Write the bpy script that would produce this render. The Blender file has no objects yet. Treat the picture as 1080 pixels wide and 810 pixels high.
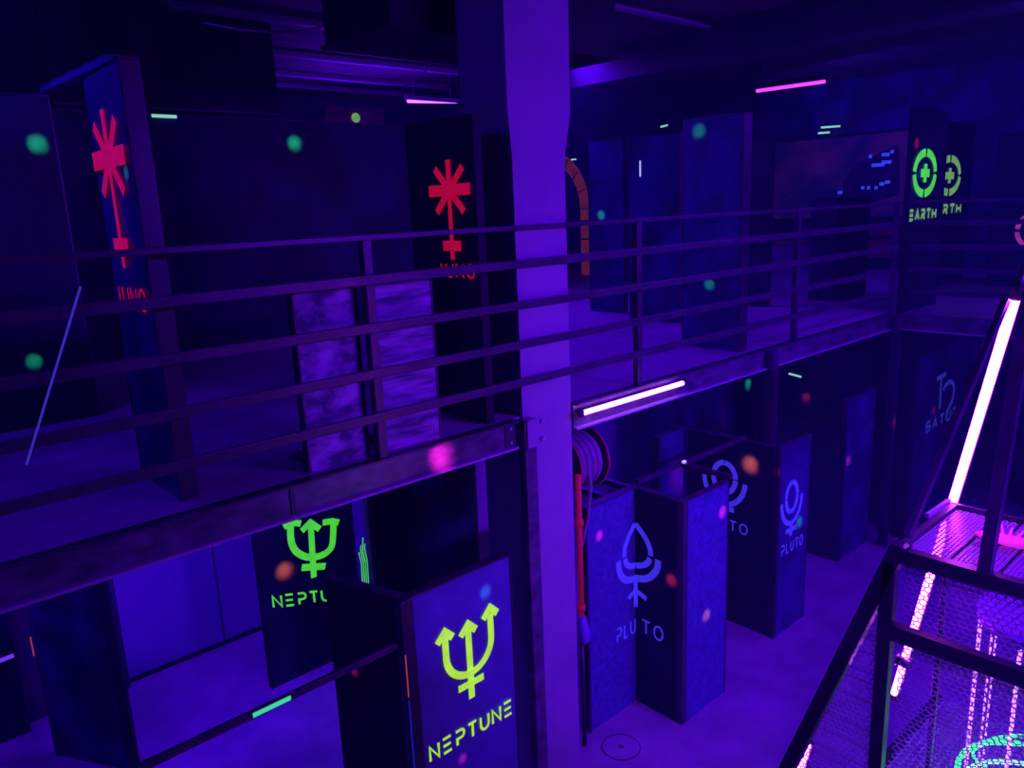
import bpy, bmesh, math, random
from mathutils import Vector, Matrix
random.seed(7)
C = bpy.context.scene.collection
PI = math.pi
DECK = 2.4            # top of the mezzanine floor
EDGE = 3.088          # y of the mezzanine edge; x runs along that edge

# ------------------------------------------------------------------ camera
YAW, PITCH, ROLL, FPX = math.radians(48.107), math.radians(12.693), math.radians(-2.450), 816.26
EYE = Vector((0, 0, 3.540))
fw = Vector((math.cos(YAW)*math.cos(PITCH), math.sin(YAW)*math.cos(PITCH), -math.sin(PITCH)))
rt0 = Vector((math.sin(YAW), -math.cos(YAW), 0))
up0 = rt0.cross(fw)
rt = math.cos(ROLL)*rt0 + math.sin(ROLL)*up0
up = -math.sin(ROLL)*rt0 + math.cos(ROLL)*up0
cam_d = bpy.data.cameras.new('camera')
cam = bpy.data.objects.new('camera', cam_d)
C.objects.link(cam)
cam.matrix_world = Matrix(((rt.x, up.x, -fw.x, EYE.x), (rt.y, up.y, -fw.y, EYE.y), (rt.z, up.z, -fw.z, EYE.z), (0, 0, 0, 1)))
cam_d.sensor_width = 36
cam_d.lens = 36*FPX/1080
cam_d.clip_start = 0.05
bpy.context.scene.camera = cam

# survey helpers: where the sight line to a photo point meets a wall plane or a floor plane
def ray(px, py): return fw + rt*(px-540)/FPX - up*(py-405)/FPX
def on_z(px, py, z): r = ray(px, py); return EYE + r*((z-EYE.z)/r.z)
def on_y(px, py, y): r = ray(px, py); return EYE + r*((y-EYE.y)/r.y)
def on_x(px, py, x): r = ray(px, py); return EYE + r*((x-EYE.x)/r.x)

# ------------------------------------------------------------------ materials
def new_mat(name):
    m = bpy.data.materials.new(name); m.use_nodes = True
    nt = m.node_tree; nt.nodes.clear()
    out = nt.nodes.new('ShaderNodeOutputMaterial'); b = nt.nodes.new('ShaderNodeBsdfPrincipled')
    nt.links.new(b.outputs[0], out.inputs[0])
    return m, nt, b

def ramp(nt, fac, stops):
    r = nt.nodes.new('ShaderNodeValToRGB')
    el = r.color_ramp.elements
    while len(el) < len(stops): el.new(0.5)
    for e, (p, c) in zip(el, stops): e.position = p; e.color = (*c, 1)
    nt.links.new(fac, r.inputs[0]); return r.outputs[0]

def noise(nt, co, scale, detail=4, rough=.6, dist=0.):
    n = nt.nodes.new('ShaderNodeTexNoise')
    n.inputs['Scale'].default_value = scale; n.inputs['Detail'].default_value = detail
    n.inputs['Roughness'].default_value = rough; n.inputs['Distortion'].default_value = dist
    nt.links.new(co, n.inputs['Vector']); return n.outputs['Fac']

def coords(nt, scale=(1, 1, 1)):
    t = nt.nodes.new('ShaderNodeNewGeometry'); mp = nt.nodes.new('ShaderNodeMapping')
    mp.inputs['Scale'].default_value = scale
    nt.links.new(t.outputs['Position'], mp.inputs['Vector']); return mp.outputs[0]

def mottled(name, c0, c1, scale, rough=.6, metal=0., bump=0., stretch=(1, 1, 1), lo=.35, hi=.65, spec=.5):
    m, nt, b = new_mat(name)
    co = coords(nt, stretch); f = noise(nt, co, scale, 5)
    nt.links.new(ramp(nt, f, [(lo, c0), (hi, c1)]), b.inputs['Base Color'])
    b.inputs['Roughness'].default_value = rough; b.inputs['Metallic'].default_value = metal
    b.inputs['Specular IOR Level'].default_value = spec
    if bump:
        bp = nt.nodes.new('ShaderNodeBump'); bp.inputs['Strength'].default_value = bump; bp.inputs['Distance'].default_value = .01
        nt.links.new(noise(nt, co, scale*4, 6), bp.inputs['Height']); nt.links.new(bp.outputs[0], b.inputs['Normal'])
    return m

def galaxy(name, dark, glow, star=.5, scale=2.2, rough=.55, lo=.42, hi=.78, nstar=60, em=0.):
    """sprayed space mural: dark ground, cloudy nebula, speckled stars"""
    m, nt, b = new_mat(name)
    co = coords(nt)
    f = noise(nt, co, scale, 5, .55, .4)
    neb = ramp(nt, f, [(lo, dark), (hi, glow)])
    v = nt.nodes.new('ShaderNodeTexVoronoi'); v.inputs['Scale'].default_value = nstar
    nt.links.new(co, v.inputs['Vector'])
    s = ramp(nt, v.outputs['Distance'], [(.05, (1, 1, 1)), (.16, (0, 0, 0))])
    k = noise(nt, co, 3.5, 3); kk = ramp(nt, k, [(.5, (0, 0, 0)), (.72, (star, star, star))])
    mu = nt.nodes.new('ShaderNodeMixRGB'); mu.blend_type = 'MULTIPLY'; mu.inputs[0].default_value = 1
    nt.links.new(s, mu.inputs[1]); nt.links.new(kk, mu.inputs[2])
    mx = nt.nodes.new('ShaderNodeMixRGB'); mx.blend_type = 'ADD'; mx.inputs[0].default_value = 1
    nt.links.new(neb, mx.inputs[1]); nt.links.new(mu.outputs[0], mx.inputs[2])
    nt.links.new(mx.outputs[0], b.inputs['Base Color'])
    b.inputs['Roughness'].default_value = rough
    b.inputs['Specular IOR Level'].default_value = .25
    if em: nt.links.new(mx.outputs[0], b.inputs['Emission Color']); b.inputs['Emission Strength'].default_value = em
    return m

def emit(name, col, strength, base=None, vary=0.):
    m, nt, b = new_mat(name)
    b.inputs['Base Color'].default_value = (*(base or col), 1)
    b.inputs['Emission Color'].default_value = (*col, 1); b.inputs['Emission Strength'].default_value = strength
    b.inputs['Roughness'].default_value = .6
    if vary:
        f = noise(nt, coords(nt), 14, 4)
        nt.links.new(ramp(nt, f, [(.3, tuple(c*(1-vary) for c in col)), (.7, col)]), b.inputs['Emission Color'])
    return m

M = {}
M['concrete'] = mottled('sealed_concrete', (.25, .17, .31), (.41, .28, .46), 2.6, .62, bump=.15, spec=.3)
M['deckboard'] = mottled('deck_board', (.26, .17, .32), (.36, .24, .42), 1.4, .55, bump=.05, stretch=(1, 4, 1), spec=.3)
M['column'] = mottled('column_plaster', (.26, .25, .34), (.34, .31, .40), 2.2, .75, bump=.1)
M['wall'] = mottled('painted_wall', (.20, .26, .42), (.26, .30, .46), 1.2, .8)
M['darkwall'] = mottled('dark_wall', (.035, .03, .06), (.06, .05, .09), 1.0, .8)
M['ceiling'] = mottled('ceiling_boards', (.05, .03, .06), (.14, .08, .13), 2.5, .8, bump=.3, stretch=(.4, 2, 1))
M['black'] = mottled('black_paint', (.010, .010, .02), (.02, .02, .032), 3, .6, spec=.2)
M['steel'] = mottled('painted_steel', (.035, .028, .055), (.075, .055, .10), 9, .36, .0, bump=.05)
M['beam'] = mottled('beam_steel', (.045, .035, .07), (.16, .12, .2), 7, .3, .0, bump=.15, stretch=(1, 1, 2))
M['darksteel'] = mottled('black_steel', (.02, .018, .035), (.035, .03, .05), 8, .38)
M['purlin'] = mottled('zinc_purlin', (.30, .25, .38), (.42, .36, .5), 4, .5)
M['neb'] = galaxy('nebula_paint', (.018, .018, .05), (.06, .07, .30), .5)
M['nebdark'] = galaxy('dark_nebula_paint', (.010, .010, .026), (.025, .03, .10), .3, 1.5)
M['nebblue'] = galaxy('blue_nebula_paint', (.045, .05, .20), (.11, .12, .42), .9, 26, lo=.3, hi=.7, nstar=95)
M['nebmid'] = galaxy('mid_nebula_paint', (.03, .035, .12), (.08, .10, .36), .5, 2.6)
M['nebjuno'] = galaxy('streaked_nebula_paint', (.03, .04, .15), (.14, .17, .55), .2, 1.9)
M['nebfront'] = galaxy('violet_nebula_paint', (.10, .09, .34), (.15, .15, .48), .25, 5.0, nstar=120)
M['ply'] = mottled('scuffed_plywood', (.07, .05, .13), (.46, .36, .58), 8, .7, bump=.25, stretch=(1, 1, 1.6), lo=.4, hi=.66)
M['ply2'] = mottled('streaked_plywood', (.07, .05, .13), (.42, .32, .55), 6, .7, bump=.25, stretch=(.6, 1, 4), lo=.38, hi=.64)
M['red'] = emit('red_fluorescent_paint', (.80, .004, .05), .50, (.6, .01, .05), .2)
M['crimson'] = emit('crimson_fluorescent_paint', (.55, .002, .11), .75, (.5, .005, .08), .25)
M['green'] = emit('green_fluorescent_paint', (.10, .95, .015), .75, (.1, .8, .05), .3)
M['lime'] = emit('lime_fluorescent_paint', (.45, .95, .02), .9, (.5, .9, .05), .25)
M['leaf'] = emit('pale_green_fluorescent_paint', (.25, .6, .12), .6, (.2, .6, .1), .3)
M['violet'] = emit('violet_fluorescent_paint', (.075, .045, .82), .55, (.1, .08, .8), .25)
M['greyblue'] = emit('dim_blue_paint', (.06, .10, .42), .2, (.1, .12, .4), .3)
M['orange'] = emit('orange_fluorescent_paint', (.30, .03, .012), .35, (.4, .06, .03), .6)
M['glint'] = emit('glint_strip', (.30, .75, .55), .8)  # emissive glints painted where laser light catches edges
M['glintgreen'] = emit('green_glint', (.06, .80, .28), .8)
M['glintred'] = emit('red_glint', (.8, .08, .05), .4)
M['glintblue'] = emit('blue_glint', (.02, .03, .7), .3)
M['white'] = emit('white_marker', (.6, .6, .9), .8)
M['tube_violet'] = emit('blacklight_tube_violet', (.60, .035, 1.0), 42)
M['tube_blue'] = emit('blacklight_tube_blue', (.50, .11, 1.0), 11)
M['tube_pink'] = emit('blacklight_tube_pink', (.62, .05, .9), 1.6)
M['tube_ceiling'] = emit('ceiling_tube_violet', (.62, .16, 1.0), 1.8)
M['violet_reflection'] = emit('violet_tube_reflection', (.16, .03, .8), .9)
M['pinkglow'] = emit('pink_fluorescent_rubber', (.95, .03, .55), .75, (.9, .1, .5), .5)
M['neon'] = emit('green_neon', (.02, 1.0, .10), 3.2)
M['neonpale'] = emit('pale_green_neon', (.30, 1.0, .45), 1.6)
M['bead'] = emit('violet_led_bead', (.75, .25, 1.0), 1.8)
M['drum'] = mottled('violet_plastic', (.2, .06, .55), (.24, .08, .6), 3, .4)
M['hose'] = mottled('rubber_hose', (.20, .10, .25), (.28, .15, .32), 6, .5)
M['redsteel'] = emit('red_painted_pipe', (.55, .01, .05), .16, (.5, .02, .05))
M['cable'] = mottled('pale_cable', (.22, .2, .3), (.3, .28, .4), 6, .5)
M['laser'] = emit('violet_beam', (.035, .02, .35), 1.0)
M['citylight'] = emit('blue_fluorescent_paint', (.05, .09, .85), .5)
M['planet'] = galaxy('planet_paint', (.012, .008, .10), (.16, .015, .17), .9, 1.2, em=.13)
M['hull'] = mottled('dark_hull_paint', (.012, .012, .03), (.05, .04, .12), 8, .6)
M['pinkpaint'] = emit('pink_fluorescent_paint', (.6, .05, .4), .5, (.6, .1, .4), .4)
M['dustypink'] = mottled('dusty_red_paint', (.25, .04, .06), (.5, .10, .12), 6, .7)

# ------------------------------------------------------------------ mesh building
class MB:
    def __init__(s): s.bm = bmesh.new()
    def box(s, a, b, bevel=0.):
        a, b = Vector(a), Vector(b)
        r = bmesh.ops.create_cube(s.bm, size=1)
        c, d = (a+b)/2, b-a
        for v in r['verts']: v.co = Vector((v.co.x*d.x, v.co.y*d.y, v.co.z*d.z)) + c
        if bevel:
            es = list({e for v in r['verts'] for e in v.link_edges})
            bmesh.ops.bevel(s.bm, geom=es, offset=bevel, segments=2, affect='EDGES', profile=.5)
        return s
    def bar(s, p, q, w, h=None, upv=(0, 0, 1)):
        """square bar of width w, height h from p to q"""
        h = h or w; p, q = Vector(p), Vector(q); d = (q-p); L = d.length; d.normalize()
        u = Vector(upv)
        if abs(d.dot(u)) > .98: u = Vector((0, 1, 0))
        a = d.cross(u).normalized(); b = a.cross(d).normalized()
        r = bmesh.ops.create_cube(s.bm, size=1)
        for v in r['verts']: v.co = (p+q)/2 + d*v.co.x*L + a*v.co.y*w + b*v.co.z*h
        es = list({e for v in r['verts'] for e in v.link_edges})
        bmesh.ops.bevel(s.bm, geom=es, offset=min(w, h)*.1, segments=1, affect='EDGES')
        return s
    def cyl(s, p, q, r0, r1=None, n=16, caps=True):
        r1 = r0 if r1 is None else r1
        p, q = Vector(p), Vector(q); d = (q-p).normalized()
        u = Vector((0, 0, 1)) if abs(d.z) < .9 else Vector((1, 0, 0))
        a = d.cross(u).normalized(); b = d.cross(a)
        A, B = [], []
        for i in range(n):
            t = 2*PI*i/n; o = a*math.cos(t)+b*math.sin(t)
            A.append(s.bm.verts.new(p+o*r0)); B.append(s.bm.verts.new(q+o*r1))
        for i in range(n):
            f = s.bm.faces.new((A[i], A[(i+1) % n], B[(i+1) % n], B[i])); f.smooth = True
        if caps: s.bm.faces.new(A[::-1]); s.bm.faces.new(B)
        return s
    def path(s, pts, r, n=8, closed=False):
        """tube along points"""
        pts = [Vector(p) for p in pts]; rings = []; N = len(pts)
        last = None
        for i, p in enumerate(pts):
            if closed: d = pts[(i+1) % N]-pts[i-1]
            else: d = pts[min(i+1, N-1)]-pts[max(i-1, 0)]
            d.normalize()
            if last is None:
                u = Vector((0, 0, 1)) if abs(d.z) < .9 else Vector((1, 0, 0)); a = d.cross(u).normalized()
            else: a = (last-d*last.dot(d)).normalized()
            last = a; b = d.cross(a)
            rr = r[i] if isinstance(r, (list, tuple)) else r
            rings.append([s.bm.verts.new(p+(a*math.cos(2*PI*k/n)+b*math.sin(2*PI*k/n))*rr) for k in range(n)])
        for i in range(N if closed else N-1):
            A, B = rings[i], rings[(i+1) % N]
            for k in range(n):
                f = s.bm.faces.new((A[k], A[(k+1) % n], B[(k+1) % n], B[k])); f.smooth = True
        if not closed: s.bm.faces.new(rings[0][::-1]); s.bm.faces.new(rings[-1])
        return s
    def ribbon(s, f, pts, w, closed=False):
        """flat painted stroke of width w along 2-D points, carried to 3-D by f(u,v)"""
        P = [Vector((p[0], p[1])) for p in pts]; N = len(P); L, Rr = [], []
        for i in range(N):
            if closed: d0, d1 = P[i]-P[i-1], P[(i+1) % N]-P[i]
            else: d0 = P[i]-P[max(i-1, 0)] if i else P[1]-P[0]; d1 = P[min(i+1, N-1)]-P[i] if i < N-1 else d0
            d0, d1 = d0.normalized(), d1.normalized()
            n0, n1 = Vector((-d0.y, d0.x)), Vector((-d1.y, d1.x)); m = n0+n1
            m = m.normalized() if m.length > 1e-4 else n0
            k = min(1/max(m.dot(n0), .35), 1.8)
            L.append(s.bm.verts.new(f(*(P[i]+m*k*w/2)))); Rr.append(s.bm.verts.new(f(*(P[i]-m*k*w/2))))
        for i in range(N if closed else N-1):
            j = (i+1) % N
            s.bm.faces.new((L[i], L[j], Rr[j], Rr[i]))
        return s
    def poly(s, f, pts):
        s.bm.faces.new([s.bm.verts.new(f(*p)) for p in pts]); return s
    def prism(s, pts, d):
        pts = [Vector(p) for p in pts]; d = Vector(d)
        A = [s.bm.verts.new(p) for p in pts]; B = [s.bm.verts.new(p+d) for p in pts]; n = len(A)
        s.bm.faces.new(A); s.bm.faces.new(B[::-1])
        for i in range(n): s.bm.faces.new((A[i], B[i], B[(i+1) % n], A[(i+1) % n]))
        return s
    def build(s, name, mat, parent=None, label=None):
        bmesh.ops.recalc_face_normals(s.bm, faces=s.bm.faces)
        me = bpy.data.meshes.new(name)
        org = Vector((0, 0, 0)); p = parent
        while p is not None: org += p.location; p = p.parent
        if parent is None and s.bm.verts:
            xs = [v.co for v in s.bm.verts]
            org = Vector(((min(v.x for v in xs)+max(v.x for v in xs))/2, (min(v.y for v in xs)+max(v.y for v in xs))/2, min(v.z for v in xs)))
        for v in s.bm.verts: v.co -= org
        s.bm.to_mesh(me); s.bm.free()
        o = bpy.data.objects.new(name, me); C.objects.link(o)
        me.materials.append(mat)
        if parent is None: o.location = org
        else: o.parent = parent
        if label: o['label'] = label
        return o

def tag(o, label, cat, group=None):
    o['label'] = label; o['category'] = cat; o['kind'] = 'thing'
    if group: o['group'] = group
    return o
def thing(name, label, cat, loc, group=None):
    o = bpy.data.objects.new(name, None); o.location = loc; o.empty_display_size = .1; C.objects.link(o)
    return tag(o, label, cat, group)
def struct(name, mb, mat):
    o = mb.build(name, mat); o['kind'] = 'structure'; return o

# ------------------------------------------------------------------ lettering and emblems (2-D strokes)
def arc(cx, cy, rx, ry, a0, a1, n=14):
    return [(cx+rx*math.cos(math.radians(a0+(a1-a0)*i/n)), cy+ry*math.sin(math.radians(a0+(a1-a0)*i/n))) for i in range(n+1)]
GL = {
 'N': [[(0, 0), (0, 1), (.8, 0), (.8, 1)]],
 'E': [[(0, 1), (.75, 1)], [(0, .5), (.7, .5)], [(0, 0), (.75, 0)]],
 'P': [[(0, 1), (.5, 1)]+arc(.5, .72, .28, .28, 90, -90, 8)[1:]+[(.1, .44), (.1, 0)]],
 'T': [[(0, 1), (.8, 1)], [(.4, .92), (.4, 0)]],
 'U': [[(0, 1), (0, .4)]+arc(.4, .4, .4, .4, 180, 360, 8)[1:]+[(.8, 1)]],
 'L': [[(.1, 1), (.1, 0), (.7, 0)]],
 'O': [arc(.42, .5, .42, .5, 0, 360, 20)],
 'A': [[(0, 0), (.4, 1), (.8, 0)], [(.3, .3), (.5, .3)]],
 'R': [[(0, 1), (.5, 1)]+arc(.5, .74, .26, .26, 90, -90, 8)[1:]+[(.1, .48)], [(.3, .44), (.8, 0)], [(.05, .4), (.05, 0)]],
 'H': [[(0, 1), (0, 0)], [(.8, 1), (.8, 0)], [(.0, .5), (.8, .5)]],
 'S': [[(.75, 1), (.2, 1), (.05, .85), (.05, .6), (.2, .5), (.6, .5), (.75, .4), (.75, .15), (.6, 0), (0, 0)]],
 'J': [[(.6, 1), (.6, .3)]+arc(.35, .3, .25, .3, 0, -150, 6)[1:]],
}
def lettering(word, u0, u1, v0, h, w=.016, adv=None):
    """strokes of a word spread from u0 to u1 with its foot on v0"""
    n = len(word); pitch = (u1-u0)/(n-.2); out = []
    for i, ch in enumerate(word):
        for st in GL[ch]:
            out.append(('r', [(u0+(i+x)*pitch if False else u0+i*pitch+x*pitch*.82, v0+y*h) for x, y in st], w))
    return out
def chevron(u, v, s, w):       # arrow head pointing up
    return ('r', [(u-s, v-s), (u, v), (u+s, v-s)], w)
def em_neptune(u, v, k, w):    # v = foot of the shaft, k = height
    r = .335*k; b = v+.33*k
    return [('r', [(u, v), (u, v+.90*k)], w), chevron(u, v+.955*k, .115*k, w),
         ('r', [(u-.19*k, v+.20*k), (u+.19*k, v+.20*k)], w),
         ('r', [(u-r, v+.93*k), (u-r, b+r)]+arc(u, b+r, r, r, 180, 360, 20)[1:]+[(u+r, v+.95*k)], w),
         chevron(u-r, v+1.0*k, .11*k, w), chevron(u+r, v+1.03*k, .11*k, w)]
def em_juno(u, v, k, w, wb):   # v = foot
    c = v+.70*k; R = .30*k; o = []
    for a in (35, 90, 145, 215, 325):
        o.append(('r', [(u, c), (u+R*1.02*math.cos(math.radians(a))*(.9 if a != 90 else 1), c+R*math.sin(math.radians(a))*(1 if a == 90 else 1.28))], w))
    o.append(('r', [(u-.34*k, c), (u+.34*k, c)], wb))
    o.append(('r', [(u, c), (u, v)], w*.8))
    o.append(('r', [(u-.15*k, v+.14*k), (u+.15*k, v+.14*k)], wb*.9))
    return o
def em_pluto(u, v, k, w, rx, ry):
    """ring over a cup with stem and cross; v = foot; each half drawn apart with the stencil gaps at the centre line"""
    o = []; c = v+k-ry
    for a0, a1 in ((92, 178), (182, 268), (-88, -2), (2, 88)): o.append(('r', arc(u, c, rx, ry, a0, a1, 8), w))
    R = rx*1.85
    for a0, a1 in ((182, 269), (271, 358)): o.append(('r', arc(u, c-.02*k, R, ry*1.72, a0, a1, 10), w))
    foot = c-.02*k-ry*1.72
    o.append(('r', [(u-w*.0, foot), (u, v)], w))
    o.append(('r', [(u-rx*.95, v+.12*k), (u, v+.12*k)], w)); o.append(('r', [(u, v+.12*k), (u+rx*.95, v+.12*k)], w))
    return o
def smooth(pts, n=5):
    o = []
    for i in range(len(pts)-1):
        p0, p1, p2, p3 = pts[max(i-1, 0)], pts[i], pts[i+1], pts[min(i+2, len(pts)-1)]
        for k in range(n):
            t = k/n
            o.append(tuple(.5*(2*p1[a]+(p2[a]-p0[a])*t+(2*p0[a]-5*p1[a]+4*p2[a]-p3[a])*t*t+(3*p1[a]-p0[a]-3*p2[a]+p3[a])*t**3) for a in (0, 1)))
    return o+[pts[-1]]
def em_earth(u, v, rx, ry, w):
    o = [('r', arc(u, v, rx, ry, a+4, a+86, 10), w) for a in (0, 90, 180, 270)]
    return o+[('r', [(u-rx*.42, v), (u+rx*.42, v)], w), ('r', [(u, v-ry*.45), (u, v+ry*.45)], w)]
def paint(strokes, f, name, mat, parent, label=None):
    mb = MB()
    for i, (k, pts, w) in enumerate(strokes):
        def g(u, v, i=i):
            n = (f(u+1e-4 if u > 0 else u-1e-4, v)-f(u, v)).cross(f(u, v+1e-4)-f(u, v)).normalized()*(1 if u > 0 else -1)
            return f(u, v)+n*(.0006*i)
        mb.ribbon(g, pts, w)
    return mb.build(name, mat, parent, label)
E_ = .0025
def face_y(y): return lambda u, v: Vector((u, y-E_, v))       # sign on a face looking along -y
def face_x(x): return lambda u, v: Vector((x-E_, -u, v))      # sign on a face looking along -x; u runs to the viewer's right (= -y)

# ------------------------------------------------------------------ partition panels
def panel(label, axis, c, a0, a1, z0, h, mat, t=.045, cap='steel', group=None, name='partition_panel', ends=True, cat='partition', skew=0.):
    """standing board with a steel cap and end strips; axis = the direction it runs in, c = its seen face"""
    if axis == 'x': loc = ((a0+a1)/2, c+t/2, z0); P = lambda a, d, z: (a, c+d, z)
    else: loc = (c+t/2, (a0+a1)/2, z0); P = lambda a, d, z: (c+d, a, z)
    root = thing(name, label, cat, loc, group)
    e = .012
    MB().box(P(a0+e, 0, z0), P(a1-e, t, z0+h-e)).build('board', M[mat], root)
    MB().box(P(a0, -.004, z0+h-e), P(a1, t+.004, z0+h), .002).build('top_cap', M[cap], root)
    if ends:
        for s in (0, 1):
            b0, b1 = (a0, a0+e) if s == 0 else (a1-e, a1)
            MB().box(P(b0, -.004, z0), P(b1, t+.004, z0+h-e), .002).build('edge_strip', M[cap], root)
    return root

# ================================================================== THE SETTING
struct('floor', MB().box((-5, -5, -.15), (13, 6.3, 0)), M['concrete'])
mez = MB()
mez.box((-5, 3.12, DECK-.05), (2.845, 3.46, DECK)); mez.box((3.25, 3.12, DECK-.05), (7.8, 3.46, DECK))
mez.box((-5, 3.46, DECK-.05), (12.3, 10.7, DECK)); mez.box((7.86, -3, DECK-.05), (12.3, 3.46, DECK))
struct('floor_mezzanine', mez, M['deckboard'])
struct('wall_lower_back', MB().box((1.34, 6.2, 0), (12.4, 6.3, DECK-.06)), M['wall'])
struct('baseboard_lower_back', MB().box((1.34, 6.185, 0), (6.0, 6.2, .035)), M['black'])
struct('wall_lower_left', MB().box((-5, 6.2, 0), (1.335, 6.3, DECK-.06)), M['darkwall'])
struct('wall_lower_right', MB().box((12.3, -3, 0), (12.4, 6.2, DECK-.06)), M['darkwall'])
struct('wall_back', MB().box((-5, 10.7, DECK), (12.5, 10.8, 5.26)), M['darkwall'])
struct('wall_right', MB().box((12.3, -5, DECK), (12.4, 10.7, 5.26)), M['neb'])
struct('wall_left', MB().box((-5.1, -5, 0), (-5, 10.8, 5.26)), M['darkwall'])
struct('wall_front', MB().box((-5, -5.1, 0), (12.4, -5, 5.26)), M['darkwall'])
struct('ceiling', MB().box((-5, -5, 5.26), (12.4, 10.8, 5.36)), M['ceiling'])
for nm, (x, y) in {'trim_1': (2.12, 6.196), }.items():
    struct(nm, MB().box((x-.006, y-.004, .0), (x+.006, y+.004, DECK-.06)), M['darkwall'])

# ceiling purlins and the cross beam
PL = [('long pale purlin under the ceiling, the one nearest the black duct', 6.6), ('long pale purlin under the ceiling, second back from the black duct', 7.9),
      ('long pale purlin under the ceiling, third back from the black duct', 8.93), ('long pale purlin under the ceiling, farthest back above the dark partition', 9.7)]
for lb, y in PL:
    mb = MB().box((2.5, y-.045, 5.19), (7.08, y+.045, 5.2)); mb.box((2.5, y+.035, 5.2), (7.08, y+.045, 5.26))
    tag(mb.build('ceiling_purlin', M['purlin']), lb, 'beam', 'purlins under the ceiling')
mb = MB().box((5.2, 4.66, 5.2), (7.0, 4.76, 5.21)); mb.box((5.2, 4.75, 5.2), (7.0, 4.76, 5.26))
tag(mb.build('ceiling_purlin', M['purlin']), 'short pale purlin under the ceiling right of the black duct', 'beam', 'purlins under the ceiling')
mb = MB().box((7.1, -3, 4.9), (7.5, 10.6, 5.26), .01)
tag(mb.build('ceiling_beam', M['darkwall']), 'wide dark cross beam under the ceiling, running to the upper right', 'beam')
# black duct behind the column and black bulkhead at the left
r = thing('ceiling_duct', 'black boxed duct hanging from the ceiling behind the column', 'duct', (3.4, 3.9, 4.5))
MB().box((2.5, 3.62, 4.52), (4.32, 4.3, 5.26), .01).build('casing', M['black'], r)
for x in (2.9, 3.7): MB().box((x, 3.612, 4.52), (x+.03, 3.62, 5.26)).build('seam_strip', M['black'], r)
MB().box((2.94, 3.50, 3.4), (3.23, 3.62, 4.5)).build('drop_casing', M['black'], r)
MB().box((2.48, 3.6, 4.5), (4.34, 4.32, 4.52)).build('bottom_flange', M['black'], r)
for k in range(3): MB().cyl((2.72, 3.61, 4.66+.05*k), (2.72, 3.6, 4.66+.05*k), .008, n=8).build('indicator', M['cable'], r)
r = thing('bulkhead', 'black bulkhead hanging from the ceiling above the dark partition at left', 'bulkhead', (2.5, 6.9, 4.5))
MB().box((1.62, 6.82, 4.47), (3.44, 6.95, 5.26)).build('board', M['black'], r)
MB().box((1.62, 6.81, 4.455), (3.44, 6.96, 4.47)).build('edge_strip', M['darksteel'], r)
tag(MB().path([on_y(x, y, 4.6) for x, y in ((215, 24), (250, 31), (285, 34), (315, 33), (345, 27), (365, 20.5), (373, 23), (381, 33), (393, 42), (408, 49), (422, 52))], .006, 6).build('cable', M['cable']), 'thin pale cable drooping across the ceiling to the black duct', 'cable', 'ceiling cables')
tag(MB().path([on_y(374, -12, 4.9), on_y(374, 18, 4.9), on_y(378, 32, 4.9), on_y(400, 46, 4.9), on_y(421, 50, 4.9)], .005, 6).build('cable', M['cable']), 'thin cable dropping from the ceiling and bending towards the duct', 'cable', 'ceiling cables')
tag(MB().path([on_y(458, 60, 7.0), on_y(447, 78, 7.0), on_y(430, 88, 7.0), on_y(424, 96, 7.0), on_y(427, 106, 7.0)], .006, 6).build('cable', M['cable']), 'short looping cable above the ceiling tube light', 'cable', 'ceiling cables')

# ================================================================== COLUMN, BEAM, RAILING
r = thing('concrete_column', 'square concrete column rising from the floor through the mezzanine edge', 'column', (3.05, 3.3, 0))
MB().box((2.85, 3.10, 0), (3.245, 3.45, 3.80)).build('shaft', M['column'], r)
p = [(2.85, 3.10, 3.80), (3.245, 3.10, 3.80), (3.30, 3.10, 4.05), (3.31, 3.10, 5.26), (2.83, 3.10, 5.26), (2.83, 3.10, 4.05)]
MB().prism(p, (0, .38, 0)).build('haunch', M['column'], r)

def channel(x0, x1, lab, grp):
    r = thing('edge_beam', lab, 'beam', ((x0+x1)/2, EDGE, DECK-.2), grp)
    MB().box((x0, EDGE, DECK-.15), (x1, EDGE+.012, DECK)).build('web', M['beam'], r)
    MB().box((x0, EDGE-.035, DECK-.012), (x1, EDGE+.03, DECK)).build('top_flange', M['steel'], r)
    MB().box((x0, EDGE-.03, DECK-.165), (x1, EDGE+.05, DECK-.15), .003).build('bottom_flange', M['purlin'], r)
    return r
b1 = channel(-4.9, 2.78, 'long steel channel beam at the mezzanine edge left of the column', 'mezzanine edge beams')
b2 = channel(3.25, 7.815, 'steel channel beam at the mezzanine edge right of the column', 'mezzanine edge beams')
MB().box((1.42, EDGE-.008, DECK-.15), (1.44, EDGE, DECK-.012)).build('splice_plate', M['steel'], b1)
MB().box((2.70, EDGE-.01, DECK-.15), (2.76, EDGE, DECK-.02)).build('end_plate', M['steel'], b1)
for z in (.04, .12): MB().cyl((2.73, EDGE-.01, DECK-z), (2.73, EDGE-.022, DECK-z), .011, n=6).build('bolt', M['purlin'], b1)
r = thing('edge_beam', 'steel beam at the far end of the mezzanine edge, running off to the right', 'beam', (7.83, 0, DECK-.2), 'mezzanine edge beams')
MB().box((7.82, -3, DECK-.15), (7.84, EDGE, DECK)).build('web', M['beam'], r)
MB().box((7.805, -3, DECK-.165), (7.86, EDGE, DECK-.15)).build('bottom_flange', M['purlin'], r)
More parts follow.
